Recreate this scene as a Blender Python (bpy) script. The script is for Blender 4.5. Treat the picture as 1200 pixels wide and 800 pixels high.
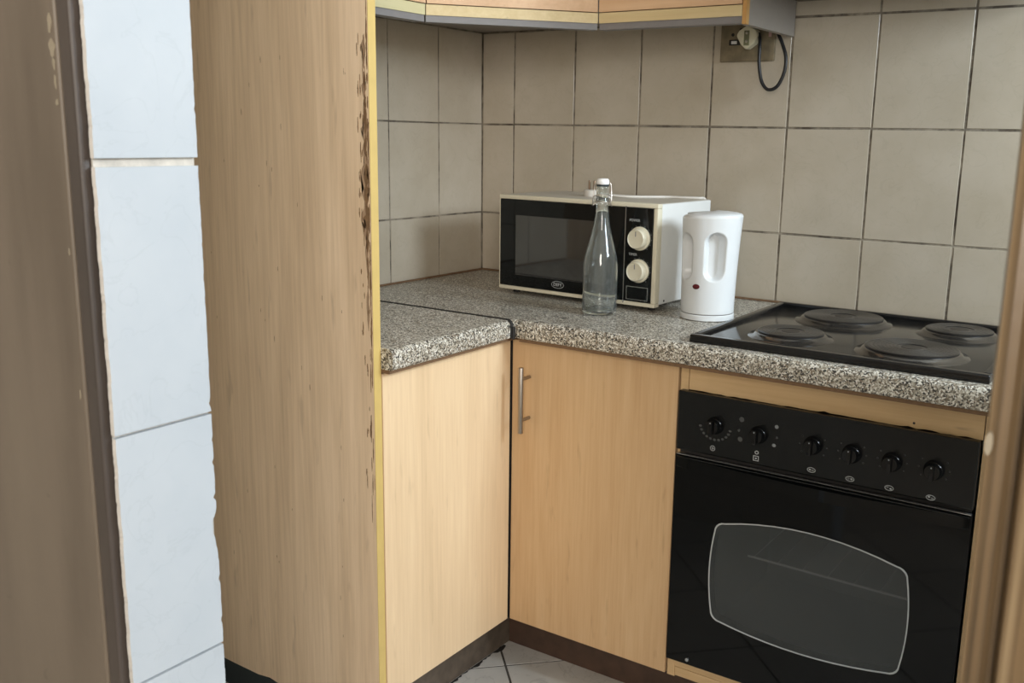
import bpy, bmesh, math, random
from mathutils import Vector, Matrix
from math import sin, cos, pi, radians
random.seed(7)
for o in list(bpy.data.objects): bpy.data.objects.remove(o)
SC = bpy.context.scene
COL = SC.collection

# ------------------------------------------------------------------ camera
YAW, PITCH, ROLL = 0.5840, -0.2049, 0.0187
fwd = Vector((-sin(YAW)*cos(PITCH), cos(YAW)*cos(PITCH), sin(PITCH)))
r0 = Vector((cos(YAW), sin(YAW), 0)); u0 = r0.cross(fwd)
cr = cos(ROLL)*r0 + sin(ROLL)*u0; cu = -sin(ROLL)*r0 + cos(ROLL)*u0
cam = bpy.data.cameras.new('camera'); camo = bpy.data.objects.new('camera', cam); COL.objects.link(camo)
M = Matrix.Identity(4)
for i in range(3):
    M[i][0] = cr[i]; M[i][1] = cu[i]; M[i][2] = -fwd[i]
M.translation = (1.848, -2.4256, 1.3172)
camo.matrix_world = M
cam.sensor_width = 36; cam.lens = 1141.09/1200*36
cam.shift_x = -38.81/1200; cam.shift_y = -5.33/1200
cam.clip_start = .02
cam.dof.use_dof = True; cam.dof.focus_distance = 2.1; cam.dof.aperture_fstop = 13
SC.camera = camo

# ------------------------------------------------------------------ world and light
SC.view_settings.view_transform = 'Standard'; SC.view_settings.look = 'None'
SC.view_settings.gamma = 1; SC.view_settings.exposure = 0.0
SC.view_settings.use_curve_mapping = False
W = bpy.data.worlds.new('world'); SC.world = W; W.use_nodes = True
bgn = W.node_tree.nodes['Background']
bgn.inputs[0].default_value = (.72, .84, 1, 1); bgn.inputs[1].default_value = 1.0

def area(name, loc, target, sx, sy, power, col):
    l = bpy.data.lights.new(name, 'AREA'); l.shape = 'RECTANGLE'; l.size = sx; l.size_y = sy
    l.energy = power; l.color = col
    o = bpy.data.objects.new(name, l); COL.objects.link(o); o.location = loc
    o.rotation_euler = (Vector(target)-Vector(loc)).to_track_quat('-Z', 'Y').to_euler()
    return o
# daylight at the kitchen window (right wall) and an added fill light behind the camera
area('window_daylight', (3.04, -.62, 1.98), (.8, -.80, 1.15), .66, .70, 57, (.78, .905, 1))
area('passage_fill', (2.5, -3.42, 1.75), (.9, -1.5, 1.15), .9, 1.0, 53, (1, .93, .84))

# ------------------------------------------------------------------ materials
def newmat(name):
    m = bpy.data.materials.new(name); m.use_nodes = True
    nt = m.node_tree; b = nt.nodes['Principled BSDF']
    return m, nt, b
def N(nt, t, **kw):
    n = nt.nodes.new(t)
    for k, v in kw.items(): setattr(n, k, v)
    return n
def plain(name, col, rough=.5, metal=0, bump=0, bscale=60, var=0, spec=None, coat=0):
    m, nt, b = newmat(name)
    b.inputs['Base Color'].default_value = (*col, 1); b.inputs['Roughness'].default_value = rough
    b.inputs['Metallic'].default_value = metal
    if spec is not None: b.inputs['Specular IOR Level'].default_value = spec
    if coat: b.inputs['Coat Weight'].default_value = coat; b.inputs['Coat Roughness'].default_value = .05
    tc = N(nt, 'ShaderNodeTexCoord'); nz = N(nt, 'ShaderNodeTexNoise')
    nz.inputs['Scale'].default_value = bscale; nz.inputs['Detail'].default_value = 5
    nt.links.new(tc.outputs['Object'], nz.inputs['Vector'])
    if var:
        mx = N(nt, 'ShaderNodeMix', data_type='RGBA')
        mx.inputs[6].default_value = (*[c*(1-var) for c in col], 1); mx.inputs[7].default_value = (*[min(1, c*(1+var)) for c in col], 1)
        nt.links.new(nz.outputs['Fac'], mx.inputs[0]); nt.links.new(mx.outputs[2], b.inputs['Base Color'])
    if bump:
        bp = N(nt, 'ShaderNodeBump'); bp.inputs['Strength'].default_value = bump; bp.inputs['Distance'].default_value = .002
        nt.links.new(nz.outputs['Fac'], bp.inputs['Height']); nt.links.new(bp.outputs['Normal'], b.inputs['Normal'])
    return m
def ramp(nt, stops, interp='LINEAR'):
    r = N(nt, 'ShaderNodeValToRGB'); cr_ = r.color_ramp; cr_.interpolation = interp
    while len(cr_.elements) < len(stops): cr_.elements.new(.5)
    for e, (p, c) in zip(cr_.elements, stops):
        e.position = p; e.color = (*c, 1)
    return r
def wood(name, dark, mid, light, axis='Z', rough=.42, fine=90, wide=9, fleck=(.18, .12, .07), fleckamt=.5, seed=0.0, bump=.12):
    m, nt, b = newmat(name); L = nt.links.new
    tc = N(nt, 'ShaderNodeTexCoord')
    def mp(s_across, s_along, off=0):
        n = N(nt, 'ShaderNodeMapping')
        v = {'Z': (s_across, s_across, s_along), 'X': (s_along, s_across, s_across), 'Y': (s_across, s_along, s_across)}[axis]
        n.inputs['Scale'].default_value = v; n.inputs['Location'].default_value = (seed+off, seed*1.7+off, seed*.6+off)
        L(tc.outputs['Object'], n.inputs['Vector']); return n
    a = mp(wide, wide*.10); na = N(nt, 'ShaderNodeTexNoise'); na.inputs['Scale'].default_value = 1; na.inputs['Detail'].default_value = 3; na.inputs['Distortion'].default_value = 1.2
    L(a.outputs[0], na.inputs['Vector'])
    f = mp(fine, fine*.035, 3); nf = N(nt, 'ShaderNodeTexNoise'); nf.inputs['Scale'].default_value = 1; nf.inputs['Detail'].default_value = 6; nf.inputs['Roughness'].default_value = .65
    L(f.outputs[0], nf.inputs['Vector'])
    ad = N(nt, 'ShaderNodeMath', operation='MULTIPLY_ADD'); ad.inputs[1].default_value = .5
    ad2 = N(nt, 'ShaderNodeMath', operation='MULTIPLY'); ad2.inputs[1].default_value = .5
    L(nf.outputs['Fac'], ad2.inputs[0]); L(na.outputs['Fac'], ad.inputs[0]); L(ad2.outputs[0], ad.inputs[2])
    r = ramp(nt, [(.33, dark), (.5, mid), (.66, light)]); L(ad.outputs[0], r.inputs[0])
    k = mp(55, 9, 8); nk = N(nt, 'ShaderNodeTexNoise'); nk.inputs['Scale'].default_value = 1; nk.inputs['Detail'].default_value = 2
    L(k.outputs[0], nk.inputs['Vector'])
    rk = ramp(nt, [(.66, (0, 0, 0)), (.76, (fleckamt,)*3)]); L(nk.outputs['Fac'], rk.inputs[0])
    mx = N(nt, 'ShaderNodeMix', data_type='RGBA'); mx.inputs[7].default_value = (*fleck, 1)
    L(rk.outputs[0], mx.inputs[0]); L(r.outputs[0], mx.inputs[6]); L(mx.outputs[2], b.inputs['Base Color'])
    b.inputs['Roughness'].default_value = rough
    bp = N(nt, 'ShaderNodeBump'); bp.inputs['Strength'].default_value = bump; bp.inputs['Distance'].default_value = .001
    L(nf.outputs['Fac'], bp.inputs['Height']); L(bp.outputs[0], b.inputs['Normal'])
    return m
def granite():
    m, nt, b = newmat('speckled_laminate'); L = nt.links.new
    tc = N(nt, 'ShaderNodeTexCoord')
    nz = N(nt, 'ShaderNodeTexNoise'); nz.inputs['Scale'].default_value = 160; nz.inputs['Detail'].default_value = 2
    L(tc.outputs['Object'], nz.inputs['Vector'])
    va = N(nt, 'ShaderNodeMix', data_type='RGBA', blend_type='ADD'); va.inputs[0].default_value = .006
    L(tc.outputs['Object'], va.inputs[6]); L(nz.outputs['Color'], va.inputs[7])
    v = N(nt, 'ShaderNodeTexVoronoi'); v.inputs['Scale'].default_value = 370; L(va.outputs[2], v.inputs['Vector'])
    sp = N(nt, 'ShaderNodeSeparateColor'); L(v.outputs['Color'], sp.inputs[0])
    r = ramp(nt, [(0, (.03, .027, .024)), (.17, (.13, .11, .085)), (.31, (.32, .285, .225)), (.52, (.50, .46, .385)), (.72, (.74, .71, .64)), (.90, (.22, .17, .12))], 'CONSTANT')
    L(sp.outputs[0], r.inputs[0]); L(r.outputs[0], b.inputs['Base Color'])
    b.inputs['Roughness'].default_value = .33
    return m
def tilemat(name, c1, c2, vein=.0, rough=.22, scale=6):
    m, nt, b = newmat(name); L = nt.links.new
    tc = N(nt, 'ShaderNodeTexCoord')
    n1 = N(nt, 'ShaderNodeTexNoise'); n1.inputs['Scale'].default_value = scale; n1.inputs['Detail'].default_value = 5; n1.inputs['Roughness'].default_value = .6
    L(tc.outputs['Object'], n1.inputs['Vector'])
    r = ramp(nt, [(.3, c1), (.7, c2)]); L(n1.outputs['Fac'], r.inputs[0])
    n2 = N(nt, 'ShaderNodeTexNoise'); n2.inputs['Scale'].default_value = scale*2.2; n2.inputs['Detail'].default_value = 6; n2.inputs['Distortion'].default_value = 1.5
    L(tc.outputs['Object'], n2.inputs['Vector'])
    r2 = ramp(nt, [(.485, (0, 0, 0)), (.5, (vein,)*3), (.515, (0, 0, 0))]); L(n2.outputs['Fac'], r2.inputs[0])
    mx = N(nt, 'ShaderNodeMix', data_type='RGBA'); mx.inputs[7].default_value = (*[c*.55 for c in c1], 1)
    L(r2.outputs[0], mx.inputs[0]); L(r.outputs[0], mx.inputs[6]); L(mx.outputs[2], b.inputs['Base Color'])
    b.inputs['Roughness'].default_value = rough
    bp = N(nt, 'ShaderNodeBump'); bp.inputs['Strength'].default_value = .06; bp.inputs['Distance'].default_value = .003
    L(n1.outputs['Fac'], bp.inputs['Height']); L(bp.outputs[0], b.inputs['Normal'])
    return m
def groutmat(name, c1, c2, scale=14):
    m, nt, b = newmat(name); L = nt.links.new
    tc = N(nt, 'ShaderNodeTexCoord'); n1 = N(nt, 'ShaderNodeTexNoise'); n1.inputs['Scale'].default_value = scale; n1.inputs['Detail'].default_value = 6
    n1.inputs['Roughness'].default_value = .7
    L(tc.outputs['Object'], n1.inputs['Vector'])
    r = ramp(nt, [(.36, c1), (.5, tuple((a+c)/2 for a, c in zip(c1, c2))), (.62, c2)]); L(n1.outputs['Fac'], r.inputs[0]); L(r.outputs[0], b.inputs['Base Color'])
    b.inputs['Roughness'].default_value = .9
    return m
def painted(name, base, stain, light, across=9, rough=.5):
    """old painted wood: blotchy, streaked along its length"""
    m, nt, b = newmat(name); L = nt.links.new
    tc = N(nt, 'ShaderNodeTexCoord'); mp = N(nt, 'ShaderNodeMapping'); mp.inputs['Scale'].default_value = (across, across, 1.3)
    L(tc.outputs['Object'], mp.inputs['Vector'])
    n1 = N(nt, 'ShaderNodeTexNoise'); n1.inputs['Scale'].default_value = 1; n1.inputs['Detail'].default_value = 5
    L(mp.outputs[0], n1.inputs['Vector'])
    r = ramp(nt, [(.34, stain), (.5, base), (.68, light)]); L(n1.outputs['Fac'], r.inputs[0])
    n2 = N(nt, 'ShaderNodeTexNoise'); n2.inputs['Scale'].default_value = 30; n2.inputs['Detail'].default_value = 3
    L(tc.outputs['Object'], n2.inputs['Vector'])
    r2 = ramp(nt, [(.68, (0, 0, 0)), (.74, (.6,)*3)]); L(n2.outputs['Fac'], r2.inputs[0])
    mx = N(nt, 'ShaderNodeMix', data_type='RGBA'); mx.inputs[7].default_value = (*stain, 1)
    L(r2.outputs[0], mx.inputs[0]); L(r.outputs[0], mx.inputs[6]); L(mx.outputs[2], b.inputs['Base Color'])
    b.inputs['Roughness'].default_value = rough
    bp = N(nt, 'ShaderNodeBump'); bp.inputs['Strength'].default_value = .2; bp.inputs['Distance'].default_value = .002
    L(n2.outputs['Fac'], bp.inputs['Height']); L(bp.outputs[0], b.inputs['Normal'])
    return m

M_tile = tilemat('kitchen_tile', (.455, .388, .295), (.53, .462, .37), .10, .24)
M_grout = groutmat('kitchen_grout', (.075, .058, .042), (.36, .31, .24))
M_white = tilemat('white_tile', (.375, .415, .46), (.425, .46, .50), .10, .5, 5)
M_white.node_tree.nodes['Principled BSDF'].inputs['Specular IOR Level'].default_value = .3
M_wgrout = groutmat('white_grout', (.40, .38, .35), (.56, .53, .48), 30)
M_plaster = plain('plaster', (.62, .58, .52), .85, bump=.3, var=.06, bscale=9)
M_ceil = plain('ceiling_paint', (.72, .70, .66), .9, bump=.2, var=.04, bscale=8)
M_floor = tilemat('floor_tile', (.42, .40, .37), (.56, .54, .51), .35, .3, 4)
M_fgrout = groutmat('floor_grout', (.03, .025, .02), (.09, .08, .07))
M_gran = granite()
M_woodL = wood('beech_laminate', (.69, .495, .30), (.765, .56, .35), (.83, .63, .405), fleckamt=.2, fine=130, fleck=(.40,.26,.14), seed=1.3)
M_woodR = wood('beech_laminate_golden', (.50, .31, .152), (.565, .367, .195), (.62, .425, .237), fleckamt=.3, fine=130, fleck=(.30,.18,.08), seed=4.1)
M_woodX = wood('beech_laminate_horizontal', (.50, .32, .15), (.58, .39, .20), (.66, .46, .25), axis='X', fleckamt=.4, seed=2.2)
M_woodU = wood('beech_laminate_pink', (.57, .36, .205), (.63, .41, .245), (.69, .47, .29), axis='X', fleckamt=.25, seed=5.2)
M_pel = wood('edge_lit_pelmet', (.56, .43, .22), (.62, .49, .27), (.69, .56, .33), axis='X', fleckamt=.3, seed=7.2, wide=14)  # edge light put into the pelmet's paler, yellower colour
M_pelY = wood('edge_lit_pelmet_left', (.50, .45, .25), (.56, .51, .30), (.62, .57, .36), axis='Y', fleckamt=.3, seed=3.2, wide=14)  # same edge light in the colour, greener for the left pelmet
M_panel = wood('worn_brown_laminate', (.62, .45, .295), (.75, .565, .385), (.86, .665, .475), fleckamt=.25, fleck=(.28, .18, .11), seed=9.4, rough=.45, fine=110, bump=.25)
M_edge = plain('yellow_edging', (.60, .43, .15), .45, var=.12, bscale=25)
M_greymel = plain('grey_melamine', (.29, .262, .235), .45, var=.05, bscale=20)
M_greydk = plain('grey_underside', (.20, .19, .19), .5, var=.1)
M_orange = wood('raw_edge', (.42, .20, .05), (.50, .26, .08), (.56, .32, .11), fleckamt=.2)
M_chip = plain('chipboard', (.16, .09, .045), .8, var=.3, bscale=120)
M_plinth = plain('brown_plinth', (.075, .042, .028), .5, var=.5, bscale=30)
M_plinthL = plain('stained_plinth', (.10, .075, .055), .6, var=.6, bscale=38)
M_black = plain('black_enamel', (.003, .0032, .0032), .05, spec=.2)
M_hob = plain('black_hob_enamel', (.009, .0085, .0085), .13, var=.2, spec=.4)
M_matblk = plain('black_panel_glass', (.006, .0065, .0065), .22, spec=.3)
M_iron = plain('cast_iron', (.014, .0125, .012), .30, metal=.0, spec=.6, bump=.06, bscale=300, var=.3)
M_ring = plain('scorched_ring', (.16, .15, .14), .16, metal=.9)
M_knob = plain('black_knob', (.003, .003, .003), .12, spec=.35)
M_steel = plain('brushed_steel', (.62, .58, .54), .3, metal=1)
M_hsteel = plain('worn_steel', (.36, .32, .28), .32, metal=1)
M_chromeGlint = plain('chrome_and_glint', (.5, .5, .5), .25, metal=.9)
M_print = plain('grey_print', (.42, .43, .43), .5)
M_printD2 = plain('dim_print', (.2, .205, .205), .5)
M_printD = plain('faded_print', (.05, .052, .052), .5)
M_cream = plain('cream_enamel', (.70, .645, .50), .32, var=.04, bscale=15)
M_creamTop = plain('cream_top', (.56, .51, .43), .4, var=.08, bscale=12)
M_mside = plain('white_side', (.70, .70, .68), .4, var=.04, bscale=10)
M_mglass = plain('black_door_glass', (.004, .005, .0055), .06, spec=.35)
M_mwin = plain('door_mesh_window', (.022, .023, .023), .05, spec=1.0, coat=1.0)
M_kettle = plain('white_plastic', (.72, .735, .74), .28, spec=.5)
M_red = plain('dark_red_switch', (.10, .008, .012), .15)
M_cable = plain('black_cable', (.012, .012, .014), .4)
M_wcable = plain('white_cable', (.66, .62, .56), .45)
M_sock = plain('grimy_socket_plate', (.19, .15, .09), .5, var=.7, bscale=45, bump=.2)
M_plug = plain('cream_plug', (.72, .67, .50), .4, var=.15, bscale=60)
M_dark = plain('dark_slot', (.015, .013, .012), .6)
M_porc = plain('white_porcelain', (.85, .84, .82), .15)
M_rub = plain('dark_rubber', (.02, .03, .035), .5)
M_board = painted('brown_painted_casing', (.148, .12, .092), (.108, .086, .064), (.175, .145, .11))
M_rim = painted('dark_rim', (.06, .048, .042), (.04, .032, .028), (.085, .07, .06))
M_jamb = painted('stained_jamb_wood', (.15, .10, .052), (.06, .04, .022), (.36, .27, .16), across=70, rough=.32)
M_fleck = plain('bare_filler', (.27, .235, .175), .8, var=.2)
M_scuff = plain('soft_scuff', (.36, .24, .15), .8)
M_peel = plain('torn_laminate_core', (.20, .115, .055), .9, var=.45, bscale=90, bump=.5)
M_edgewhite = plain('tile_biscuit', (.62, .60, .57), .8, var=.25, bscale=60)
M_winframe = plain('window_frame_paint', (.75, .75, .72), .4)
def glass(name, col, rough=.0, ior=1.45):
    m, nt, b = newmat(name)
    b.inputs['Base Color'].default_value = (*col, 1); b.inputs['Transmission Weight'].default_value = 1
    b.inputs['Roughness'].default_value = rough; b.inputs['IOR'].default_value = ior
    return m
M_bottle = glass('bottle_glass', (.95, .985, .98), .03)
_nt = M_bottle.node_tree; _d = N(_nt, 'ShaderNodeBsdfTranslucent'); _d2 = N(_nt, 'ShaderNodeBsdfDiffuse'); _a = N(_nt, 'ShaderNodeAddShader'); _m = N(_nt, 'ShaderNodeMixShader')
_d.inputs[0].default_value = (.34, .36, .35, 1); _d2.inputs[0].default_value = (.38, .40, .39, 1); _m.inputs[0].default_value = .05   # pale milky haze mixed in for reflections and dirt on the glass
_nt.links.new(_d.outputs[0], _a.inputs[0]); _nt.links.new(_d2.outputs[0], _a.inputs[1])
_nt.links.new(_nt.nodes['Principled BSDF'].outputs[0], _m.inputs[1]); _nt.links.new(_a.outputs[0], _m.inputs[2]); _nt.links.new(_m.outputs[0], _nt.nodes['Material Output'].inputs[0])
def seethru(name, col, alpha, rough):
    m, nt, b = newmat(name)
    b.inputs['Base Color'].default_value = (*col, 1); b.inputs['Alpha'].default_value = alpha; b.inputs['Roughness'].default_value = rough
    return m
M_owin = seethru('smoked_oven_glass', (.06, .066, .066), .5, .08)
M_pane = seethru('window_pane', (.8, .85, .9), .12, .05)
M_cavity = plain('grey_oven_enamel', (.30, .31, .30), .5)

# ------------------------------------------------------------------ helpers
def BM(): return bmesh.new()
def obj(name, bm, mats, parent=None, smooth=False, kind=None, origin=None, angle=35):
    if not isinstance(mats, (list, tuple)): mats = [mats]
    bmesh.ops.recalc_face_normals(bm, faces=bm.faces)
    me = bpy.data.meshes.new(name)
    if parent is not None:
        q = parent; off = Vector((0, 0, 0))
        while q is not None: off += q.location; q = q.parent
    else:
        if origin is None:
            xs = [v.co for v in bm.verts]
            lo = Vector([min(c[i] for c in xs) for i in range(3)]); hi = Vector([max(c[i] for c in xs) for i in range(3)])
            origin = Vector(((lo.x+hi.x)/2, (lo.y+hi.y)/2, lo.z))
        off = Vector(origin)
    bmesh.ops.translate(bm, verts=bm.verts, vec=-off)
    bm.to_mesh(me); bm.free()
    for m in mats: me.materials.append(m)
    o = bpy.data.objects.new(name, me); COL.objects.link(o)
    if parent is not None: o.parent = parent
    else: o.location = off
    if smooth:
        for p in me.polygons: p.use_smooth = True
        if angle < 180:
            try: me.set_sharp_from_angle(angle=radians(angle))
            except Exception: pass
    if kind: o['kind'] = kind
    return o
def thing(name, label, cat, loc, group=None):
    o = bpy.data.objects.new(name, None); COL.objects.link(o); o.location = loc; o.empty_display_size = .05
    o['label'] = label; o['category'] = cat
    if group: o['group'] = group
    return o
def tag(o, label, cat, group=None):
    o['label'] = label; o['category'] = cat
    if group: o['group'] = group
    return o
def box(bm, x0, x1, y0, y1, z0, z1, bev=0, seg=2, mi=0):
    vs = [bm.verts.new((x, y, z)) for x in (x0, x1) for y in (y0, y1) for z in (z0, z1)]
    idx = [(0, 1, 3, 2), (4, 6, 7, 5), (0, 4, 5, 1), (2, 3, 7, 6), (0, 2, 6, 4), (1, 5, 7, 3)]
    fs = [bm.faces.new([vs[i] for i in f]) for f in idx]
    for f in fs: f.material_index = mi
    if bev:
        es = list({e for f in fs for e in f.edges})
        r = bmesh.ops.bevel(bm, geom=es, offset=bev, segments=seg, affect='EDGES', profile=.6)
        for f in r['faces']: f.material_index = mi
    return vs
def frame_mat(d):
    d = Vector(d).normalized(); a = Vector((0, 0, 1)) if abs(d.z) < .9 else Vector((1, 0, 0))
    s = d.cross(a).normalized(); return s, s.cross(d).normalized(), d
def cyl(bm, p0, p1, r0, r1=None, n=24, bev=0, mi=0):
    """closed cylinder or cone between two points, with optional rounded far rim"""
    if r1 is None: r1 = r0
    p0 = Vector(p0); p1 = Vector(p1); s, t, d = frame_mat(p1-p0); Lh = (p1-p0).length
    prof = [(0, r0), (Lh, r1)]
    if bev: prof = [(0, r0), (Lh-bev, r1), (Lh-bev*.3, r1-bev*.3), (Lh, r1-bev)]
    rings = [[bm.verts.new(p0+d*h+(s*cos(2*pi*i/n)+t*sin(2*pi*i/n))*r) for i in range(n)] for h, r in prof]
    for a, b in zip(rings, rings[1:]):
        for i in range(n): bm.faces.new((a[i], a[(i+1) % n], b[(i+1) % n], b[i])).material_index = mi
    bm.faces.new(rings[0][::-1]).material_index = mi; bm.faces.new(rings[-1]).material_index = mi
def lathe(bm, c, prof, n=48, axis=(0, 0, 1), cap0=True, cap1=True, mi=0):
    s, t, d = frame_mat(axis); c = Vector(c)
    rings = []
    for r, h in prof:
        rings.append([bm.verts.new(c+d*h+(s*cos(2*pi*i/n)+t*sin(2*pi*i/n))*r) for i in range(n)])
    for a, b in zip(rings, rings[1:]):
        for i in range(n): bm.faces.new((a[i], a[(i+1) % n], b[(i+1) % n], b[i])).material_index = mi
    if cap0: bm.faces.new(rings[0][::-1]).material_index = mi
    if cap1: bm.faces.new(rings[-1]).material_index = mi
def tube(bm, pts, r, n=10, closed=False, sub=6, mi=0):
    P = [Vector(p) for p in pts]
    if sub and len(P) > 2:                       # Catmull-Rom
        Q = []; m = len(P); rng = range(m if closed else m-1)
        for i in rng:
            a = P[(i-1) % m] if (closed or i > 0) else P[0]; b = P[i]; c = P[(i+1) % m]
            d = P[(i+2) % m] if (closed or i+2 < m) else P[-1]
            for k in range(sub):
                t = k/sub
                Q.append(.5*((2*b)+(c-a)*t+(2*a-5*b+4*c-d)*t*t+(3*b-a-3*c+d)*t**3))
        if not closed: Q.append(P[-1])
        P = Q
    m = len(P); rings = []; up = None
    for i in range(m):
        d = (P[(i+1) % m]-P[i-1]) if closed else (P[min(i+1, m-1)]-P[max(i-1, 0)])
        d.normalize()
        if up is None: s, up, _ = frame_mat(d)
        up = (up-d*up.dot(d)).normalized(); s = d.cross(up)
        rings.append([bm.verts.new(P[i]+(s*cos(2*pi*k/n)+up*sin(2*pi*k/n))*r) for k in range(n)])
    for i in range(m if closed else m-1):
        a, b = rings[i], rings[(i+1) % m]
        for k in range(n): bm.faces.new((a[k], a[(k+1) % n], b[(k+1) % n], b[k])).material_index = mi
    if not closed: bm.faces.new(rings[0][::-1]).material_index = mi; bm.faces.new(rings[-1]).material_index = mi
def prism(bm, poly, f0, f1, mi=0):
    """extrude a 2D outline between the two placing functions f0, f1"""
    a = [bm.verts.new(f0(*p)) for p in poly]; b = [bm.verts.new(f1(*p)) for p in poly]
    n = len(poly)
    for i in range(n): bm.faces.new((a[i], a[(i+1) % n], b[(i+1) % n], b[i])).material_index = mi
    bm.faces.new(a[::-1]).material_index = mi; bm.faces.new(b).material_index = mi
def text_bm(bm, s, size, place, depth=.0004):
    """lettering as geometry; place maps (x, y, z) of the flat text into the scene"""
    cu_ = bpy.data.curves.new('txt', 'FONT'); cu_.body = s; cu_.size = size; cu_.extrude = depth
    cu_.align_x = 'CENTER'; cu_.align_y = 'CENTER'; cu_.resolution_u = 3
    to = bpy.data.objects.new('txt', cu_); COL.objects.link(to)
    me = bpy.data.meshes.new_from_object(to.evaluated_get(bpy.context.evaluated_depsgraph_get()))
    vs = [bm.verts.new(place(v.co)) for v in me.vertices]
    for p in me.polygons:
        try: bm.faces.new([vs[i] for i in p.vertices])
        except ValueError: pass
    bpy.data.objects.remove(to); bpy.data.meshes.remove(me); bpy.data.curves.remove(cu_)

# ------------------------------------------------------------------ room shell
XR, YF, YB, ZC = 3.10, -1.786, -1.90, 2.50
TW, TH, TX, TZ = .2109, .2663, .119, 1.0784
def tiled(bm, face, u0, u1, v0, v1, us, vs, gap, th=.006, jit=.0008):
    """tiles between joint lines; face(u, v, out) places them"""
    us = [u0]+[u for u in us if u0+.01 < u < u1-.01]+[u1]; vs = [v0]+[v for v in vs if v0+.01 < v < v1-.01]+[v1]
    for a, b in zip(us, us[1:]):
        for c, d in zip(vs, vs[1:]):
            g = gap/2; j = [random.uniform(-jit, jit) for _ in range(4)]; tl = random.uniform(0, .0006)
            out = [(a+g+j[0], c+g+j[1]), (b-g+j[2], c+g+j[3]), (b-g+j[0], d-g+j[1]), (a+g+j[2], d-g+j[3])]
            bv = .0006
            lo = [bm.verts.new(face(u, v, 0)) for u, v in out]
            mid = [bm.verts.new(face(u, v, th-bv)) for u, v in out]
            cu2, cv2 = (a+b)/2, (c+d)/2
            hi = [bm.verts.new(face(u+(bv if u < cu2 else -bv), v+(bv if v < cv2 else -bv), th+tl*(k % 2))) for k, (u, v) in enumerate(out)]
            for A, B in ((lo, mid), (mid, hi)):
                for k in range(4): bm.faces.new((A[k], A[(k+1) % 4], B[(k+1) % 4], B[k]))
            bm.faces.new(hi)
def grout_box(bm, *a):
    n = len(bm.faces); box(bm, *a)
    bm.faces.ensure_lookup_table()
    for f in bm.faces[n:]: f.material_index = 1
gx = [TX+i*TW for i in range(-1, 16)]; gz = [TZ+j*TH for j in range(-5, 7)]
bm = BM(); tiled(bm, lambda u, v, o: (u, .006-o, v), .001, XR, 0, ZC, gx, gz, .0055)
grout_box(bm, -.1, XR+.1, .0012, .10, 0, ZC); obj('wall_back', bm, [M_tile, M_grout], kind='structure')
gy = sorted(-.205-i*TW for i in range(0, 9))
bm = BM(); tiled(bm, lambda u, v, o: (-.006+o, u, v), YF, -.001, 0, ZC, gy, gz, .0044)
grout_box(bm, -.10, -.0012, -1.9, 0, 0, ZC); obj('wall_left', bm, [M_tile, M_grout], kind='structure')
# right wall with window opening
WY0, WY1, WZ0, WZ1 = -1.00, -.24, 1.58, 2.38
bm = BM()
for a in ((YB, WY0, 0, ZC), (WY1, .1, 0, ZC), (WY0, WY1, 0, WZ0), (WY0, WY1, WZ1, ZC)): box(bm, XR, XR+.12, a[0], a[1], a[2], a[3])
obj('wall_right', bm, M_plaster, kind='structure')
win = bpy.data.objects.new('window_1', None); COL.objects.link(win); win.location = (XR+.06, (WY0+WY1)/2, WZ0); win['kind'] = 'structure'
bm = BM()
for a in ((WY0, WY0+.05, WZ0, WZ1), (WY1-.05, WY1, WZ0, WZ1), (WY0+.05, WY1-.05, WZ0, WZ0+.05), (WY0+.05, WY1-.05, WZ1-.05, WZ1), (-.64, -.60, WZ0+.05, WZ1-.05)):
    box(bm, XR+.04, XR+.08, *a, bev=.003)
obj('window_frame', bm, M_winframe, win)
bm = BM(); box(bm, XR+.058, XR+.062, WY0+.05, WY1-.05, WZ0+.05, WZ1-.05); obj('window_pane', bm, M_pane, win)
# front wall with the doorway
DX0, DX1, DZ = .992, 1.773, 2.05
bm = BM()
box(bm, 0, DX0, YB+.006, YF, 0, ZC); box(bm, DX1+.03, XR, YB+.006, YF, 0, ZC); box(bm, DX0, DX1+.03, YB+.006, YF, DZ, ZC)
obj('wall_front', bm, M_plaster, kind='structure')
bm = BM(); box(bm, -.1, XR+.12, -3.6, .1, ZC, ZC+.1); obj('ceiling', bm, M_ceil, kind='structure')
# floor: tiles laid diagonally
bm = BM(); S = .335
c45 = cos(pi/4); base = Vector((.540, -.600))
inside = lambda x, y: -.0 <= x <= 3.1 and -3.5 <= y <= 0.0
def clip(poly, ax, val, keep_less):
    out = []
    for i in range(len(poly)):
        a, b = poly[i], poly[(i+1) % len(poly)]
        ina = (a[ax] <= val) if keep_less else (a[ax] >= val); inb = (b[ax] <= val) if keep_less else (b[ax] >= val)
        if ina: out.append(a)
        if ina != inb:
            t = (val-a[ax])/(b[ax]-a[ax]); out.append((a[0]+(b[0]-a[0])*t, a[1]+(b[1]-a[1])*t))
    return out
for i in range(-16, 17):
    for j in range(-16, 17):
        g = .003
        cs = [(i*S+g, j*S+g), ((i+1)*S-g, j*S+g), ((i+1)*S-g, (j+1)*S-g), (i*S+g, (j+1)*S-g)]
        poly = [(base.x+(a+b)*c45, base.y+(b-a)*c45) for a, b in cs]
        for ax, val, kl in ((0, .001, False), (0, 3.099, True), (1, -3.499, False), (1, -.001, True)):
            if poly: poly = clip(poly, ax, val, kl)
        if len(poly) < 3: continue
        top = [bm.verts.new((x, y, 0)) for x, y in poly]; bot = [bm.verts.new((x, y, -.004)) for x, y in poly]
        bm.faces.new(top)
        for k in range(len(top)): bm.faces.new((top[k], bot[k], bot[(k+1) % len(top)], top[(k+1) % len(top)]))
grout_box(bm, -.1, XR+.12, -3.6, .1, -.1, -.0015)
obj('floor', bm, [M_floor, M_fgrout], kind='structure')
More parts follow.
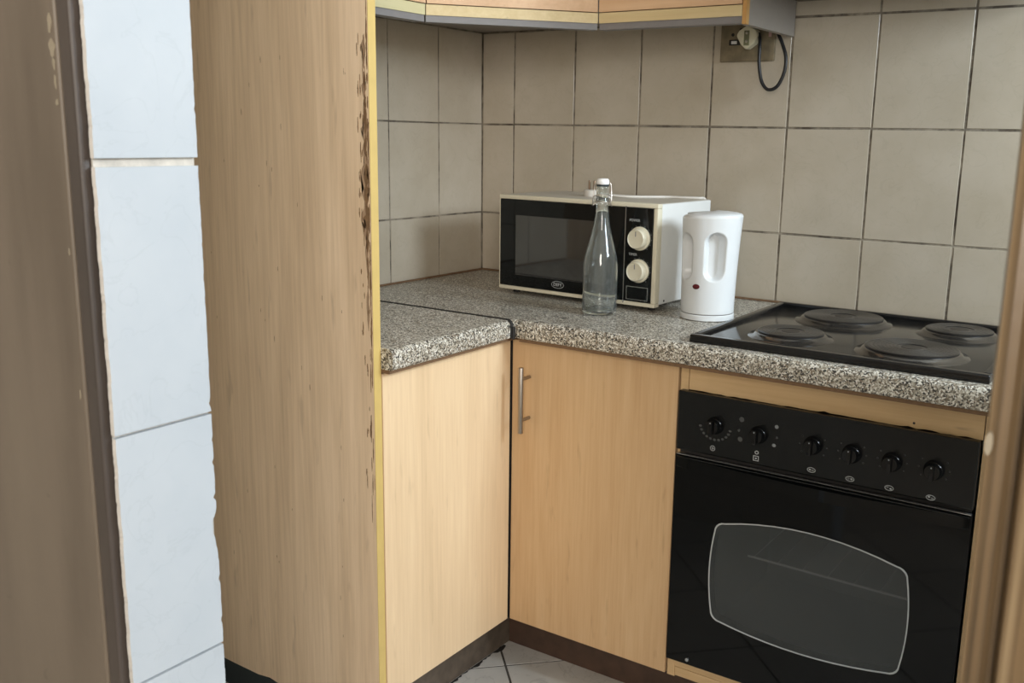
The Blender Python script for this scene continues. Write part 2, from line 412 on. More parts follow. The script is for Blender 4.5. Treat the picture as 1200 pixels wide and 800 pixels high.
# passage on the camera's side
bm = BM(); box(bm, -.1, 0, -3.6, -1.9, 0, ZC); obj('wall_passage_left', bm, M_plaster, kind='structure')
bm = BM(); box(bm, XR, XR+.12, -3.6, -1.9, 0, ZC); obj('wall_passage_right', bm, M_plaster, kind='structure')
bm = BM()
for a in ((0, 1.95, 0, ZC), (3.05, XR, 0, ZC), (1.95, 3.05, 0, 1.15), (1.95, 3.05, 2.3, ZC)): box(bm, a[0], a[1], -3.6, -3.5, a[2], a[3])
obj('wall_passage_rear', bm, M_plaster, kind='structure')
w2 = bpy.data.objects.new('fill_window', None); COL.objects.link(w2); w2.location = (2.5, -3.55, 1.15); w2['kind'] = 'structure'  # unseen window, made up as the source of the passage fill
bm = BM()
for a in ((1.95, 2.00, 1.15, 2.3), (3.00, 3.05, 1.15, 2.3), (2.00, 3.00, 1.15, 1.20), (2.00, 3.00, 2.25, 2.3)): box(bm, a[0], a[1], -3.57, -3.53, a[2], a[3], bev=.003)
obj('window_frame', bm, M_winframe, w2)
bm = BM(); box(bm, 2.00, 3.00, -3.552, -3.548, 1.2, 2.25); obj('window_pane', bm, M_pane, w2)

# white tile cladding on the end of the wall (doorway reveal), edges chipped
bm = BM()
box(bm, DX0, .9945, YB+.003, YF-.001, 0, DZ, mi=1)
zj = [.220, .486, .752, 1.020, 1.284, 1.551, 1.817]
zz = [0.001]+zj+[DZ-.001]
def chip(z):
    d = .0002*sin(z*61)+.00025*sin(z*243+1)+random.uniform(-.0001, .0004)
    for zc, w, a in ((.897, .008, .006), (.886, .006, .0045), (.873, .010, .003), (1.335, .003, .0015), (.965, .003, .002), (.83, .003, .0015), (1.03, .004, .002), (.925, .003, .003), (.99, .002, .0015), (1.20, .002, .001), (.78, .003, .0015)):
        d += a*math.exp(-((z-zc)/w)**2)
    return max(d, 0)
def chipL(z): return max(0, .0003*sin(z*77)+.0003*sin(z*187)+random.uniform(0, .0006))
for a, b in zip(zz, zz[1:]):
    a += .0042 if abs(a-1.284) < .001 else .0015; b -= .0042 if abs(b-1.284) < .001 else .0015; n = 110
    L_ = []; R_ = []
    for k in range(n+1):
        z = a+(b-a)*k/n
        zl = z if k not in (0, n) else z
        L_.append((YB+.001+chipL(z), z)); R_.append((YF-.0005-chip(z), z+(.006 if k == 0 else 0)*0))
    for k in range(n):
        q = [L_[k], R_[k], R_[k+1], L_[k+1]]
        f = [bm.verts.new((1.000, y, z)) for y, z in q]; bm.faces.new(f)
    # side faces (tile body)
    for Q in (L_, R_):
        for k in range(n):
            (y0, z0), (y1, z1) = Q[k], Q[k+1]
            bm.faces.new([bm.verts.new(c) for c in ((1.0, y0, z0), (.994, y0, z0), (.994, y1, z1), (1.0, y1, z1))]).material_index = 2
    for Q in (0, n):
        (y0, z0), (y1, _) = L_[Q], R_[Q]
        bm.faces.new([bm.verts.new(c) for c in ((1.0, y0, z0), (.994, y0, z0), (.994, y1, z0), (1.0, y1, z0))])
bmesh.ops.remove_doubles(bm, verts=bm.verts, dist=.00005)
obj('trim_1', bm, [M_white, M_wgrout, M_edgewhite], kind='structure')
# brown painted casing on the left of the doorway, with a dark rounded rim and bare flecks
bm = BM()
box(bm, .55, .970, YB-.0085, YB+.006, 0, DZ+.1, bev=.004, seg=3, mi=0)
box(bm, .970, .9915, YB-.007, YB+.006, 0, DZ+.1, bev=.004, seg=3, mi=1)
for z, x, w, h in ((1.408, .9615, .006, .016), (1.386, .9625, .009, .014), (1.372, .9635, .004, .010), (1.356, .9638, .003, .014), (1.338, .9640, .004, .007), (1.20, .9638, .002, .006), (1.06, .9630, .002, .010)):
    poly = [(x+w/2*cos(t)*(1+.3*sin(3*t+z*50)), z+h/2*sin(t)*(1+.25*cos(2*t+z*70))) for t in [2*pi*k/12 for k in range(12)]]
    prism(bm, poly, lambda a, b: (a, YB-.0091, b), lambda a, b: (a, YB-.006, b), mi=2)
obj('trim_2', bm, [M_board, M_rim, M_fleck], kind='structure')
# right jamb, stained wood post with worn ridges
bm = BM()
prof = [(1.7745, YB+.004), (1.7735, YB-.004), (1.7755, YB-.010), (1.780, YB-.012), (1.7845, YB-.0105), (1.787, YB-.006), (1.7895, YB-.006), (1.793, YB-.013), (1.801, YB-.017), (1.86, YB-.018), (1.868, YB-.014), (1.87, YB+.006), (1.803, YB+.006), (1.803, YF+.001), (1.7745, YF+.001)]
prism(bm, prof, lambda a, b: (a, b, 0), lambda a, b: (a, b, DZ+.1))
for z, h in ((1.17, .012), (.985, .018), (.90, .01)):
    poly = [(1.7765+.0018*cos(t), z+h/2*sin(t)) for t in [2*pi*k/10 for k in range(10)]]
    prism(bm, poly, lambda a, b: (a, YB-.0145, b), lambda a, b: (a, YB-.006, b), mi=1)
obj('trim_3', bm, [M_jamb, M_fleck], kind='structure')
bm = BM(); box(bm, .97, 1.80, YB-.014, YB+.006, DZ, DZ+.1, bev=.005); box(bm, 1.0, 1.7735, YB+.006, YF, DZ-.02, DZ, bev=.003); obj('trim_4', bm, M_board, kind='structure')

# ------------------------------------------------------------------ tall end panel
PX, PY0, PY1 = .546, -1.062, -1.042
t = thing('tall_end_panel', 'tall worn brown wood-effect end panel beside the short stretch of worktop', 'panel', (.27, -1.052, .07))
bm = BM()
bot = [(.002, .072), (.08, .070), (.16, .069), (.20, .074), (.26, .066), (.33, .070), (.41, .067), (.48, .073), (PX-.001, .070)]
poly = bot+[(PX-.001, 2.20), (.002, 2.20)]
prism(bm, poly, lambda a, b: (a, PY0, b), lambda a, b: (a, PY1, b))
obj('panel_board', bm, M_panel, t)
bm = BM(); box(bm, PX-.001, PX, PY0, PY1, .068, 2.20); obj('edge_banding', bm, M_edge, t)['label'] = 'yellow edging strip'
# torn laminate along the front edge: slivers of dark core
bm = BM(); random.seed(21)
def sliver(x, z, w, h, mi=0):
    pts = []; n = 9
    for k in range(n): zz_ = z-h/2+h*k/(n-1); pts.append((x-w*random.uniform(.15, .9)*sin(pi*(k+.4)/n), zz_))
    for k in reversed(range(n)): zz_ = z-h/2+h*k/(n-1); pts.append((min(PX-.0015, x+w*random.uniform(.1, .7)*sin(pi*(k+.4)/n)), zz_))
    yo = random.uniform(.0003, .0005) if mi else random.uniform(.0006, .0009)
    a = [bm.verts.new((p[0], PY0-yo, p[1])) for p in pts]
    b = [bm.verts.new((p[0], PY0+.001, p[1])) for p in pts]
    m_ = len(pts)
    for k in range(m_): bm.faces.new((a[k], a[(k+1) % m_], b[(k+1) % m_], b[k]))
    f = bm.faces.new(a); f.material_index = mi; bmesh.ops.triangulate(bm, faces=[f])
z = .85
while z < 1.56:
    sliver(PX-.004, z, random.uniform(.0015, .004), random.uniform(.02, .06)); z += random.uniform(.018, .045)
for z, w, h in ((1.335, .009, .05), (1.29, .008, .04), (1.37, .006, .03), (1.11, .006, .05), (1.05, .004, .06), (1.235, .012, .045), (1.20, .010, .04), (1.155, .012, .05), (1.41, .004, .05)): sliver(PX-.010, z, w, h)
for z, w, h in ((1.40, .010, .05), (1.33, .016, .07), (1.27, .012, .06), (1.22, .020, .08), (1.15, .016, .09), (1.08, .009, .07), (.98, .006, .09), (1.46, .008, .06)): sliver(PX-.012, z, w, h, 1)
for _ in range(60):
    z = random.choice((random.uniform(1.05, 1.5), random.uniform(.60, 1.45))); sliver(PX-random.uniform(.008, .030), z, random.uniform(.0008, .002), random.uniform(.008, .03))
for _ in range(8):
    z = random.uniform(.55, .85); sliver(PX-random.uniform(.003, .012), z, random.uniform(.001, .002), random.uniform(.02, .06))
for _ in range(34):
    sliver(random.uniform(.06, .5), random.uniform(.15, 1.5), random.uniform(.0005, .0012), random.uniform(.004, .014), 1)
obj('torn_edge', bm, [M_peel, M_scuff], t)['label'] = 'torn dark core along the front edge'
bm = BM(); box(bm, .002, .50, PY1-.012, PY1-.001, 0, .064); o = obj('under_board', bm, M_rub, t); o['label'] = 'black recessed board under the panel'  # plain black board filling the gap below the panel

# ------------------------------------------------------------------ base cabinets
def bar_handle(parent, x, y, z0, z1, zp):
    bm = BM(); cyl(bm, (x, y-.035, z0), (x, y-.035, z1), .006, n=20, bev=.0008)
    for z in zp: cyl(bm, (x, y-.035, z), (x, y, z), .0042, n=14)
    o = obj('handle', bm, M_hsteel, parent, smooth=True); o['label'] = 'brushed steel bar handle'
    return o
t = thing('base_cabinet', 'light beech base cabinet with plain handleless front, against the tall panel', 'cabinet', (.27, -.82, .13))
bm = BM(); box(bm, .01, .528, -1.040, -.60, .13, .849); obj('cabinet_body', bm, M_woodL, t)
bm = BM(); box(bm, .530, .547, -1.039, -.6035, .133, .846, bev=.0012); obj('door', bm, M_woodL, t)
t = thing('corner_base_cabinet', 'golden beech corner base cabinet with a steel bar handle left of the oven', 'cabinet', (.76, -.3, .13))
bm = BM(); box(bm, .532, .984, -.58, -.01, .13, .849); box(bm, .530, .5505, -.598, -.58, .133, .848, mi=1); obj('cabinet_body', bm, [M_woodR, M_dark], t)
bm = BM(); box(bm, .5510, .982, -.600, -.582, .133, .846, bev=.0012); d = obj('door', bm, M_woodR, t)
bar_handle(d, .600, -.600, .633, .790, (.762, .663))
# oven housing
t = thing('oven_housing', 'beech oven housing with rails above and below the built-in oven', 'cabinet', (1.295, -.3, .13))
bm = BM(); box(bm, .986, 1.004, -.596, -.01, .13, .849); obj('side_panel', bm, M_woodX, t)
bm = BM(); box(bm, 1.585, 1.603, -.598, -.01, .13, .849); obj('side_panel', bm, M_woodX, t)
bm = BM()
poly = [(1.006, .848)]; 
n = 40; low = [(1.006+(.577)*k/n, .7965+random.uniform(-.001, .0012)+(.003 if k in (20, 31) else 0)) for k in range(n+1)]
poly = low+[(1.583, .848), (1.006, .848)]
prism(bm, poly, lambda a, b: (a, -.597, b), lambda a, b: (a, -.580, b)); obj('top_rail', bm, M_woodX, t)
bm = BM(); cyl(bm, (1.463, -.5972, .806), (1.463, -.5975, .806), .0024, n=12); o = obj('screw_hole', bm, M_dark, t); o['label'] = 'small dark screw hole in the top rail'
bm = BM(); box(bm, 1.004, 1.585, -.596, -.580, .155, .175, bev=.001); box(bm, .986, 1.603, -.594, -.05, .132, .153, bev=.001); obj('bottom_rail', bm, M_woodX, t)
# plinths
bm = BM(); box(bm, .476, 1.60, -.495, -.477, 0, .129); tag(obj('plinth', bm, M_plinth), 'dark brown plinth board under the handled corner cabinet and oven', 'plinth')
bm = BM(); box(bm, .460, .475, -1.040, -.477, 0, .129); tag(obj('plinth', bm, M_plinthL), 'mottled brown plinth board under the handleless cabinet, mouldy along the floor', 'plinth')
random.seed(5); bm = BM(); n = 60; up = []; dn = []
for k in range(n+1):
    y = -.52-.51*k/n; w = max(0, .004+.005*sin(k*.55)+random.uniform(-.004, .005)); up.append((.4765, y)); dn.append((.4780+w, y))
for k in range(n):
    bm.faces.new([bm.verts.new((x, y, .0006)) for x, y in (up[k], dn[k], dn[k+1], up[k+1])])
bmesh.ops.remove_doubles(bm, verts=bm.verts, dist=.00001)
o = obj('mould_line', bm, M_dark, bpy.data.objects['plinth.001']); o['label'] = 'black mould along the foot'
# ------------------------------------------------------------------ worktops
def wt_profile(front, back, z0, z1, r=.014):
    """rounded nose; returns (depth, z) outline, front is the exposed edge"""
    s = 1 if back > front else -1
    p = [(back, z0), (back, z1)]
    for k in range(7):
        a = pi/2*k/6; p.append((front+s*(r-r*sin(a)), z1-r+r*cos(a)))
    for k in range(4):
        a = pi/2*k/3; p.append((front+s*(.005-.005*cos(a)), z0+.005-.005*sin(a)))
    return p
t = thing('worktop', 'long speckled grey worktop along the back wall under microwave and hob', 'worktop', (1.05, -.32, .855))
bm = BM(); pr_ = wt_profile(-.635, -.0085, .857, .900)
prism(bm, pr_, lambda a, b: (.579, a, b), lambda a, b: (1.70, a, b))
box(bm, .008, .579, -.638, -.0085, .857, .900)
obj('worktop_slab', bm, M_gran, t, smooth=True, angle=50)
bm = BM(); box(bm, .59, 1.698, -.630, -.03, .8495, .857); o = obj('substrate_edge', bm, M_chip, t); o['label'] = 'brown chipboard underside'
t = thing('worktop', 'short speckled grey worktop between tall end panel and black joint strip', 'worktop', (.29, -.84, .855))
bm = BM(); pr_ = wt_profile(.577, .008, .857, .900)
prism(bm, pr_, lambda a, b: (a, -1.0415, b), lambda a, b: (a, -.6475, b)); obj('worktop_slab', bm, M_gran, t, smooth=True, angle=50)
bm = BM(); box(bm, .03, .568, -1.0410, -.61, .8495, .857); o = obj('substrate_edge', bm, M_chip, t); o['label'] = 'brown chipboard underside'
# joint strip with a rounded nose
bm = BM()
pr_ = [(.006, .862), (.006, .9015)]+[(.5795-.016+.016*sin(pi/2*k/6), .9015-.016+.016*cos(pi/2*k/6)) for k in range(7)]+[(.5795, .858)]
prism(bm, pr_, lambda a, b: (a, -.6473, b), lambda a, b: (a, -.6383, b))
box(bm, .5797, .5835, -.6450, -.6360, .856, .885, bev=.001)
tag(obj('joint_strip', bm, M_dark), 'thin black joint strip between the two speckled worktops', 'joint strip')
# small dark burn mark on the worktop
bm = BM(); prism(bm, [(.655+.011*cos(2*pi*k/10), -.545+.004*sin(2*pi*k/10)+.002*cos(2*pi*k/10)) for k in range(10)], lambda a, b: (a, b, .9002), lambda a, b: (a, b, .9004))
o = obj('burn_mark', bm, M_dark, bpy.data.objects['worktop']); o['label'] = 'small dark burn mark'
# sealant bead along back wall
bm = BM(); tube(bm, [(.01, -.010, .902), (1.0, -.010, .902), (1.7, -.010, .902)], .0035, n=8, sub=0)
tube(bm, [(.010, -.012, .902), (.010, -1.03, .902)], .0035, n=8, sub=0)
tag(obj('sealant_bead', bm, M_chip), 'brown stained sealant line where the worktops meet the wall tiles', 'sealant')

# ------------------------------------------------------------------ built-in oven
OX0, OX1 = .989, 1.582; OY = -.602
t = thing('oven', 'black built-in electric oven with six knobs and bowed glass window', 'oven', (1.285, -.35, .178))
bm = BM()
for a in ((1.02, 1.55, -.575, -.10, .19, .20), (1.02, 1.55, -.575, -.10, .76, .77), (1.02, 1.03, -.575, -.10, .20, .76), (1.54, 1.55, -.575, -.10, .20, .76), (1.03, 1.54, -.11, -.10, .20, .76)): box(bm, *a)
obj('oven_cavity', bm, M_cavity, t)
bm = BM(); box(bm, OX0, OX1, -.612, -.580, .667, .7955, bev=.003, seg=2); cp = obj('control_panel', bm, M_matblk, t)
# door with real opening behind the window
def barrel(dx=0, n=10):
    """bowed window outline as (x, z)"""
    L0, R0, B0, T0 = 1.088-dx, 1.482+dx, .302-dx, .525+dx; bx, bz = .008, .024; rc = .022
    pts = []
    # corners with rounding, edges bowed
    def edge(p, q, nx, nz, bow):
        out = []
        for k in range(n+1):
            s = k/n; b = 1-(2*s-1)**2; out.append((p[0]+(q[0]-p[0])*s+nx*bow*b, p[1]+(q[1]-p[1])*s+nz*bow*b))
        return out
    def corner(cx, cz, a0):
        return [(cx+rc*cos(a0+pi/2*k/5), cz+rc*sin(a0+pi/2*k/5)) for k in range(1, 5)]
    pts += edge((L0+rc, B0), (R0-rc, B0), 0, -1, bz*.7); pts += corner(R0-rc, B0+rc, -pi/2)
    pts += edge((R0, B0+rc), (R0, T0-rc), 1, 0, bx); pts += corner(R0-rc, T0-rc, 0)
    pts += edge((R0-rc, T0), (L0+rc, T0), 0, 1, bz); pts += corner(L0+rc, T0-rc, pi/2)
    pts += edge((L0, T0-rc), (L0, B0+rc), -1, 0, bx); pts += corner(L0+rc, B0+rc, pi)
    return pts
bm = BM()
inner = barrel(0); m_ = len(inner)
ox0, ox1, oz0, oz1 = OX0, OX1, .178, .656
def outer_pt(p):
    cx, cz = (ox0+ox1)/2, (oz0+oz1)/2; dx, dz = p[0]-1.285, p[1]-.4135
    sx = ((ox1 if dx > 0 else ox0)-1.285)/dx if abs(dx) > 1e-6 else 1e9; sz = ((oz1 if dz > 0 else oz0)-.4135)/dz if abs(dz) > 1e-6 else 1e9
    s = min(sx, sz); return (1.285+dx*s, .4135+dz*s)
# ring of faces, outer corners inserted by snapping nearest points
outer = [outer_pt(p) for p in inner]
for c in ((ox0, oz0), (ox1, oz0), (ox1, oz1), (ox0, oz1)):
    k = min(range(m_), key=lambda i: (outer[i][0]-c[0])**2+(outer[i][1]-c[1])**2); outer[k] = c
def ringverts(pts, y): return [bm.verts.new((x, y, z)) for x, z in pts]
fo, fi, bo, bi = ringverts(outer, -.611), ringverts(inner, -.611), ringverts(outer, -.582), ringverts(inner, -.582)
for k in range(m_):
    j = (k+1) % m_
    bm.faces.new((fo[k], fo[j], fi[j], fi[k])); bm.faces.new((bo[k], bi[k], bi[j], bo[j])); bm.faces.new((fo[k], bo[k], bo[j], fo[j])); bm.faces.new((fi[k], fi[j], bi[j], bi[k]))
od = obj('oven_door', bm, M_black, t)
bm = BM(); prism(bm, barrel(-.0005), lambda a, b: (a, -.6105, b), lambda a, b: (a, -.607, b)); o = obj('window_glass', bm, M_owin, od); o['label'] = 'smoked grey oven window'
bm = BM()
ri, ro = barrel(-.0012), barrel(.0012)
a_ = [bm.verts.new((x, -.6118, z)) for x, z in ri]; b_ = [bm.verts.new((x, -.6118, z)) for x, z in ro]
c_ = [bm.verts.new((x, -.6104, z)) for x, z in ri]; d_ = [bm.verts.new((x, -.6104, z)) for x, z in ro]
for k in range(m_):
    j = (k+1) % m_
    for q in ((a_[k], a_[j], b_[j], b_[k]), (a_[k], c_[k], c_[j], a_[j]), (b_[k], b_[j], d_[j], d_[k])): bm.faces.new(q)
o = obj('window_trim', bm, M_print, od); o['label'] = 'thin silver line round the oven window'
# full-width bowed lip handle
bm = BM(); n = 28; front = []; 
for k in range(n+1):
    s = k/n; x = OX0+.004+(OX1-OX0-.008)*s; b = 1-(2*s-1)**2; front.append((x, -.617-.024*b))
poly = front+[(OX1-.004, -.611), (OX0+.004, -.611)]
prism(bm, poly, lambda a, b: (a, b, .630+.0), lambda a, b: (a, b, .654))
bmesh.ops.bevel(bm, geom=[e for e in bm.edges if abs(e.verts[0].co.z-e.verts[1].co.z) < 1e-5 and e.verts[0].co.y < -.615 and e.verts[1].co.y < -.615], offset=.004, segments=2, affect='EDGES')
o = obj('handle', bm, M_black, od, smooth=True, angle=60); o['label'] = 'full-width bowed black handle lip'
# racks inside
bm = BM()
cyl(bm, (1.150, -.572, .450), (1.539, -.572, .446), .0026, n=8)
for k in range(8): cyl(bm, (1.16+k*.053, -.568, .447), (1.16+k*.053, -.14, .447), .0008, n=6)
cyl(bm, (1.031, -.14, .446), (1.539, -.14, .446), .0025, n=8)
o = obj('oven_rack', bm, M_porc, t); o['label'] = 'wire rack behind the oven glass'
# knobs
kx = [1.076, 1.171, 1.283, 1.359, 1.434, 1.509]; kz = [.734, .732, .732, .730, .729, .729]
for i, (x, z) in enumerate(zip(kx, kz)):
    bm = BM(); lathe(bm, (x, -.612, z), [(.0185, 0), (.0180, .006), (.0155, .009), (.0150, .018), (.0135, .0205)], n=28, axis=(0, -1, 0))
    pl = [(x-.0042, z-.0155), (x+.0042, z-.0155), (x+.0042, z+.0155), (x-.0042, z+.0155)]
    box(bm, x-.0042, x+.0042, -.640, -.630, z-.0150, z+.0150, bev=.0018)
    k = obj('knob', bm, M_knob, t, smooth=True)
    bm = BM(); cyl(bm, (x, -.6400, z+.011), (x, -.6404, z+.011), .0011, n=8); obj('pointer_dot', bm, M_print, k)
# printed marks
def ring(bm, x, z, rx, rz, w, y=-.6124, n=20):
    a = [bm.verts.new((x+rx*cos(2*pi*k/n), y, z+rz*sin(2*pi*k/n))) for k in range(n)]
    b = [bm.verts.new((x+(rx-w)*cos(2*pi*k/n), y, z+(rz-w)*sin(2*pi*k/n))) for k in range(n)]
    for k in range(n): bm.faces.new((a[k], a[(k+1) % n], b[(k+1) % n], b[k]))
def disc(bm, x, z, rx, rz, y=-.6124, n=14): bm.faces.new([bm.verts.new((x+rx*cos(2*pi*k/n), y, z+rz*sin(2*pi*k/n))) for k in range(n)])
for dx, dz, x, z in ((-.003, .0, 1.283, .681), (.003, .0, 1.359, .679), (.003, -.001, 1.433, .677), (-.003, .001, 1.508, .675)):
    bm = BM(); ring(bm, x, z, .0085, .0052, .0012); disc(bm, x+dx, z+dz, .0024, .0016); ring(bm, x-dx, z-dz, .0022, .0015, .0006)
    obj('printed_symbol', bm, M_print, cp)['label'] = 'pale oval symbol under a hotplate knob'
bm = BM(); ring(bm, 1.073, .684, .0056, .0058, .001); box(bm, 1.0724, 1.0736, -.6125, -.6122, .681, .687); box(bm, 1.070, 1.076, -.6125, -.6122, .6834, .6846)
obj('printed_symbol', bm, M_print, cp)['label'] = 'pale round symbol with a cross under the first knob'
bm = BM(); ring(bm, 1.169, .694, .0042, .004, .0016)
x, z = 1.168, .6815
for a in ((x-.006, x+.006, z+.004, z+.0055), (x-.006, x+.006, z-.0055, z-.004), (x-.006, x-.0045, z-.004, z+.004), (x+.0045, x+.006, z-.004, z+.004)): box(bm, a[0], a[1], -.6125, -.6122, a[2], a[3])
disc(bm, x, z, .0022, .0018)
obj('printed_symbol', bm, M_print, cp)['label'] = 'pale ring over square symbol under the second knob'
bm = BM(); disc(bm, 1.207, .755, .004, .004); disc(bm, 1.204, .716, .0042, .0036)
obj('printed_symbol', bm, M_printD2, cp)['label'] = 'two grey dots right of the second knob'
bm = BM()
for k in range(11):
    a = radians(190+k*16); disc(bm, 1.076+.0335*cos(a), .733+.0300*sin(a), .0032, .0026)
for x, z, r in ((1.133, .757, .0055), (1.128, .733, .0026), (1.132, .715, .0052), (1.209, .733, .0025)): disc(bm, x, z, r, r)
for x in kx[2:]:
    for a in (35, 0, -35, 145, 180, 215): disc(bm, x+.027*cos(radians(a)), .731+.027*sin(radians(a)), .0014, .0014)
obj('printed_dial_marks', bm, M_printD, cp)['label'] = 'faded dial dots around the knobs'
bm = BM(); cyl(bm, (1.040, -.611, .190), (1.040, -.6145, .190), .0042, n=14, bev=.001); obj('door_screw', bm, M_chromeGlint, t, smooth=True)
# vent slot strip between the control panel and the door
bm = BM(); box(bm, OX0+.004, OX1-.004, -.598, -.585, .657, .666); obj('vent_slot', bm, M_dark, t)
bm = BM(); box(bm, OX0+.002, OX1-.002, -.6122, -.604, .6565, .6578); obj('door_top_glint', bm, M_chromeGlint, t)['label'] = 'thin painted highlight along the top of the oven door'  # highlight on the door's top edge, modelled as a bright strip

# ------------------------------------------------------------------ hob
t = thing('hob', 'black electric hob with four solid hotplates set in the worktop', 'hob', (1.295, -.335, .9))
HX0, HX1, HY0, HY1 = 1.004, 1.584, -.604, -.072
bm = BM()
box(bm, HX0, HX1, HY0, HY1, .9003, .909, bev=.002)
for a in ((HX0, HX1, HY0, HY0+.018), (HX0, HX1, HY1-.016, HY1), (HX0, HX0+.016, HY0+.018, HY1-.016), (HX1-.016, HX1, HY0+.018, HY1-.016)): box(bm, a[0], a[1], a[2], a[3], .9035, .9165, bev=.0042, seg=3)
obj('hob_plate', bm, M_hob, t, smooth=True, angle=40)
for x, y, r in ((1.170, -.462, .0725), (1.418, -.470, .092), (1.205, -.212, .092), (1.455, -.208, .0725)):
    bm = BM()
    lathe(bm, (x, y, .909), [(r+.016, 0), (r+.013, .0025), (r+.004, .004), (r+.002, .0075), (r-.002, .0095), (r-.006, .0098)], n=56, cap0=False)
    ht = obj('hotplate_rim', bm, M_ring, t, smooth=True, angle=60); ht['label'] = 'raised metal rim of a hotplate'
    bm = BM()
    pf = [(r-.004, .0)]
    prof = [(r-.004, .004), (r-.004, .0125), (r-.007, .0140)]
    q = r-.010
    while q > .034:
        prof += [(q, .0140), (q-.0006, .0134), (q-.0022, .0134), (q-.0028, .0140)]; q -= .0075
    prof += [(.030, .0140), (.028, .0125), (.020, .0125)]
    lathe(bm, (x, y, .909), prof, n=56)
    hp = obj('hotplate', bm, M_iron, t, smooth=True, angle=25)
    bm = BM(); lathe(bm, (x, y, .9215), [(.0195, 0), (.019, .0006), (.006, .0008)], n=32); o = obj('centre_recess', bm, plain('burnt_centre', (.028, .022, .017), .5), hp, smooth=True); o['label'] = 'dull metal centre of a hotplate'

# ------------------------------------------------------------------ wall cabinets
ZB = 1.566; ZP = 1.581; ZD = 1.605; ZT = 2.20
def pel(bm, p, q, z0, z1, th, mi=0):
    """board standing on the line p-q, thickness th to the wall side"""
    d = Vector((q[0]-p[0], q[1]-p[1])).normalized(); nrm = Vector((-d.y, d.x))*th
    poly = [p, q, (q[0]+nrm.x, q[1]+nrm.y), (p[0]+nrm.x, p[1]+nrm.y)]
    prism(bm, poly, lambda a, b: (a, b, z0), lambda a, b: (a, b, z1), mi)
Lp, Lq, Rp, Rq = (.320, -1.038), (.320, -.634), (.594, -.322), (.960, -.322)
def wall_cabinet(label, p, q, body, gap0=.0012, gap1=.0012, mw=M_woodU, mp_=M_pel):
    t = thing('wall_cabinet', label, 'cabinet', ((p[0]+q[0])/2, (p[1]+q[1])/2, ZB))
    d = Vector((q[0]-p[0], q[1]-p[1])).normalized(); nr = Vector((-d.y, d.x))
    bm = BM(); prism(bm, body, lambda a, b: (a, b, 1.612), lambda a, b: (a, b, ZT)); obj('cabinet_body', bm, M_greymel, t)
    P = (p[0]+d.x*gap0, p[1]+d.y*gap0); Q = (q[0]-d.x*gap1, q[1]-d.y*gap1)
    bm = BM(); pel(bm, P, Q, ZD+.0015, ZT, .017); obj('door', bm, mw, t)
    k = .0025
    P2 = (p[0]+nr.x*k+d.x*.0004, p[1]+nr.y*k+d.y*.0004); Q2 = (q[0]+nr.x*k-d.x*.0004, q[1]+nr.y*k-d.y*.0004)
    bm = BM(); pel(bm, P2, Q2, ZP, ZD-.0005, .016); o = obj('pelmet', bm, mp_, t); o['label'] = 'yellowish pelmet strip under the door, edge light painted in'
    k = .006
    P3 = (p[0]+nr.x*k, p[1]+nr.y*k); Q3 = (q[0]+nr.x*k, q[1]+nr.y*k)
    bm = BM(); pel(bm, P3, Q3, ZB, ZP, .03); o = obj('light_rail', bm, M_greydk, t); o['label'] = 'grey strip under the pelmet'
    return t
wall_cabinet('wall cabinet with pinkish beech door between tall end panel and angled corner cabinet', Lp, Lq, [(.008, -1.038), (.300, -1.038), (.300, -.630), (.008, -.630)], mp_=M_pelY, mw=M_woodU)
wall_cabinet('angled corner wall cabinet with pinkish beech door above the microwave', Lq, Rp, [(.008, -.627), (.298, -.627), (.586, -.298), (.586, -.008), (.008, -.008)], .002, .002)
t = wall_cabinet('beech wall cabinet with grey melamine end, above the kettle and wall socket', Rp, Rq, [(.590, -.300), (.952, -.300), (.952, -.008), (.590, -.008)])
bm = BM(); box(bm, .953, .969, -.300, -.0075, ZB-.002, ZT, bev=.0008); obj('end_panel', bm, M_greymel, t)['label'] = 'grey melamine end panel'
bm = BM(); box(bm, .9605, .9693, -.3185, -.3005, ZB-.002, ZT); obj('end_edge', bm, M_orange, t)['label'] = 'orange-brown raw edge'
# extractor hood
t = thing('extractor_hood', 'dark extractor hood just showing beside the grey cabinet end', 'extractor hood', (1.28, -.25, 1.646))
bm = BM()
prism(bm, [(-.008, 1.646), (-.46, 1.646), (-.50, 1.665), (-.50, 1.70), (-.30, 1.80), (-.008, 1.80)], lambda a, b: (.975, a, b), lambda a, b: (1.58, a, b)); obj('hood_body', bm, M_black, t)
for k in (0, 1):
    bm = BM()
    for j in range(9): box(bm, 1.02+k*.27, 1.27+k*.27, -.42+j*.042, -.395+j*.042, 1.643, 1.6458)
    obj('grease_filter', bm, M_steel, t)

# ------------------------------------------------------------------ wall socket, plug, hood cable
t = thing('wall_socket', 'grimy beige wall socket plate under the wall cabinet', 'socket', (.848, -.006, 1.507))
bm = BM(); box(bm, .776, .921, -.012, -.001, 1.508, 1.612, bev=.003); obj('socket_plate', bm, M_sock, t, smooth=True, angle=50)
bm = BM()
cyl(bm, (.809, -.012, 1.574), (.809, -.0125, 1.574), .0042, n=12); cyl(bm, (.831, -.012, 1.586), (.831, -.0125, 1.586), .004, n=12)
obj('socket_hole', bm, M_dark, t)
bm = BM(); box(bm, .800, .830, -.0135, -.012, 1.548, 1.562, bev=.0005); sw = obj('switch_surround', bm, M_dark, t)
bm = BM(); box(bm, .8075, .822, -.0175, -.0135, 1.551, 1.5585, bev=.001); o = obj('rocker_switch', bm, M_porc, sw); o['label'] = 'small white rocker switch'
bm = BM(); box(bm, .905, .9125, -.0145, -.012, 1.566, 1.580, bev=.0008); o = obj('neon_indicator', bm, plain('pale_pink_neon', (.5, .32, .30), .4), t); o['label'] = 'pale pink indicator'
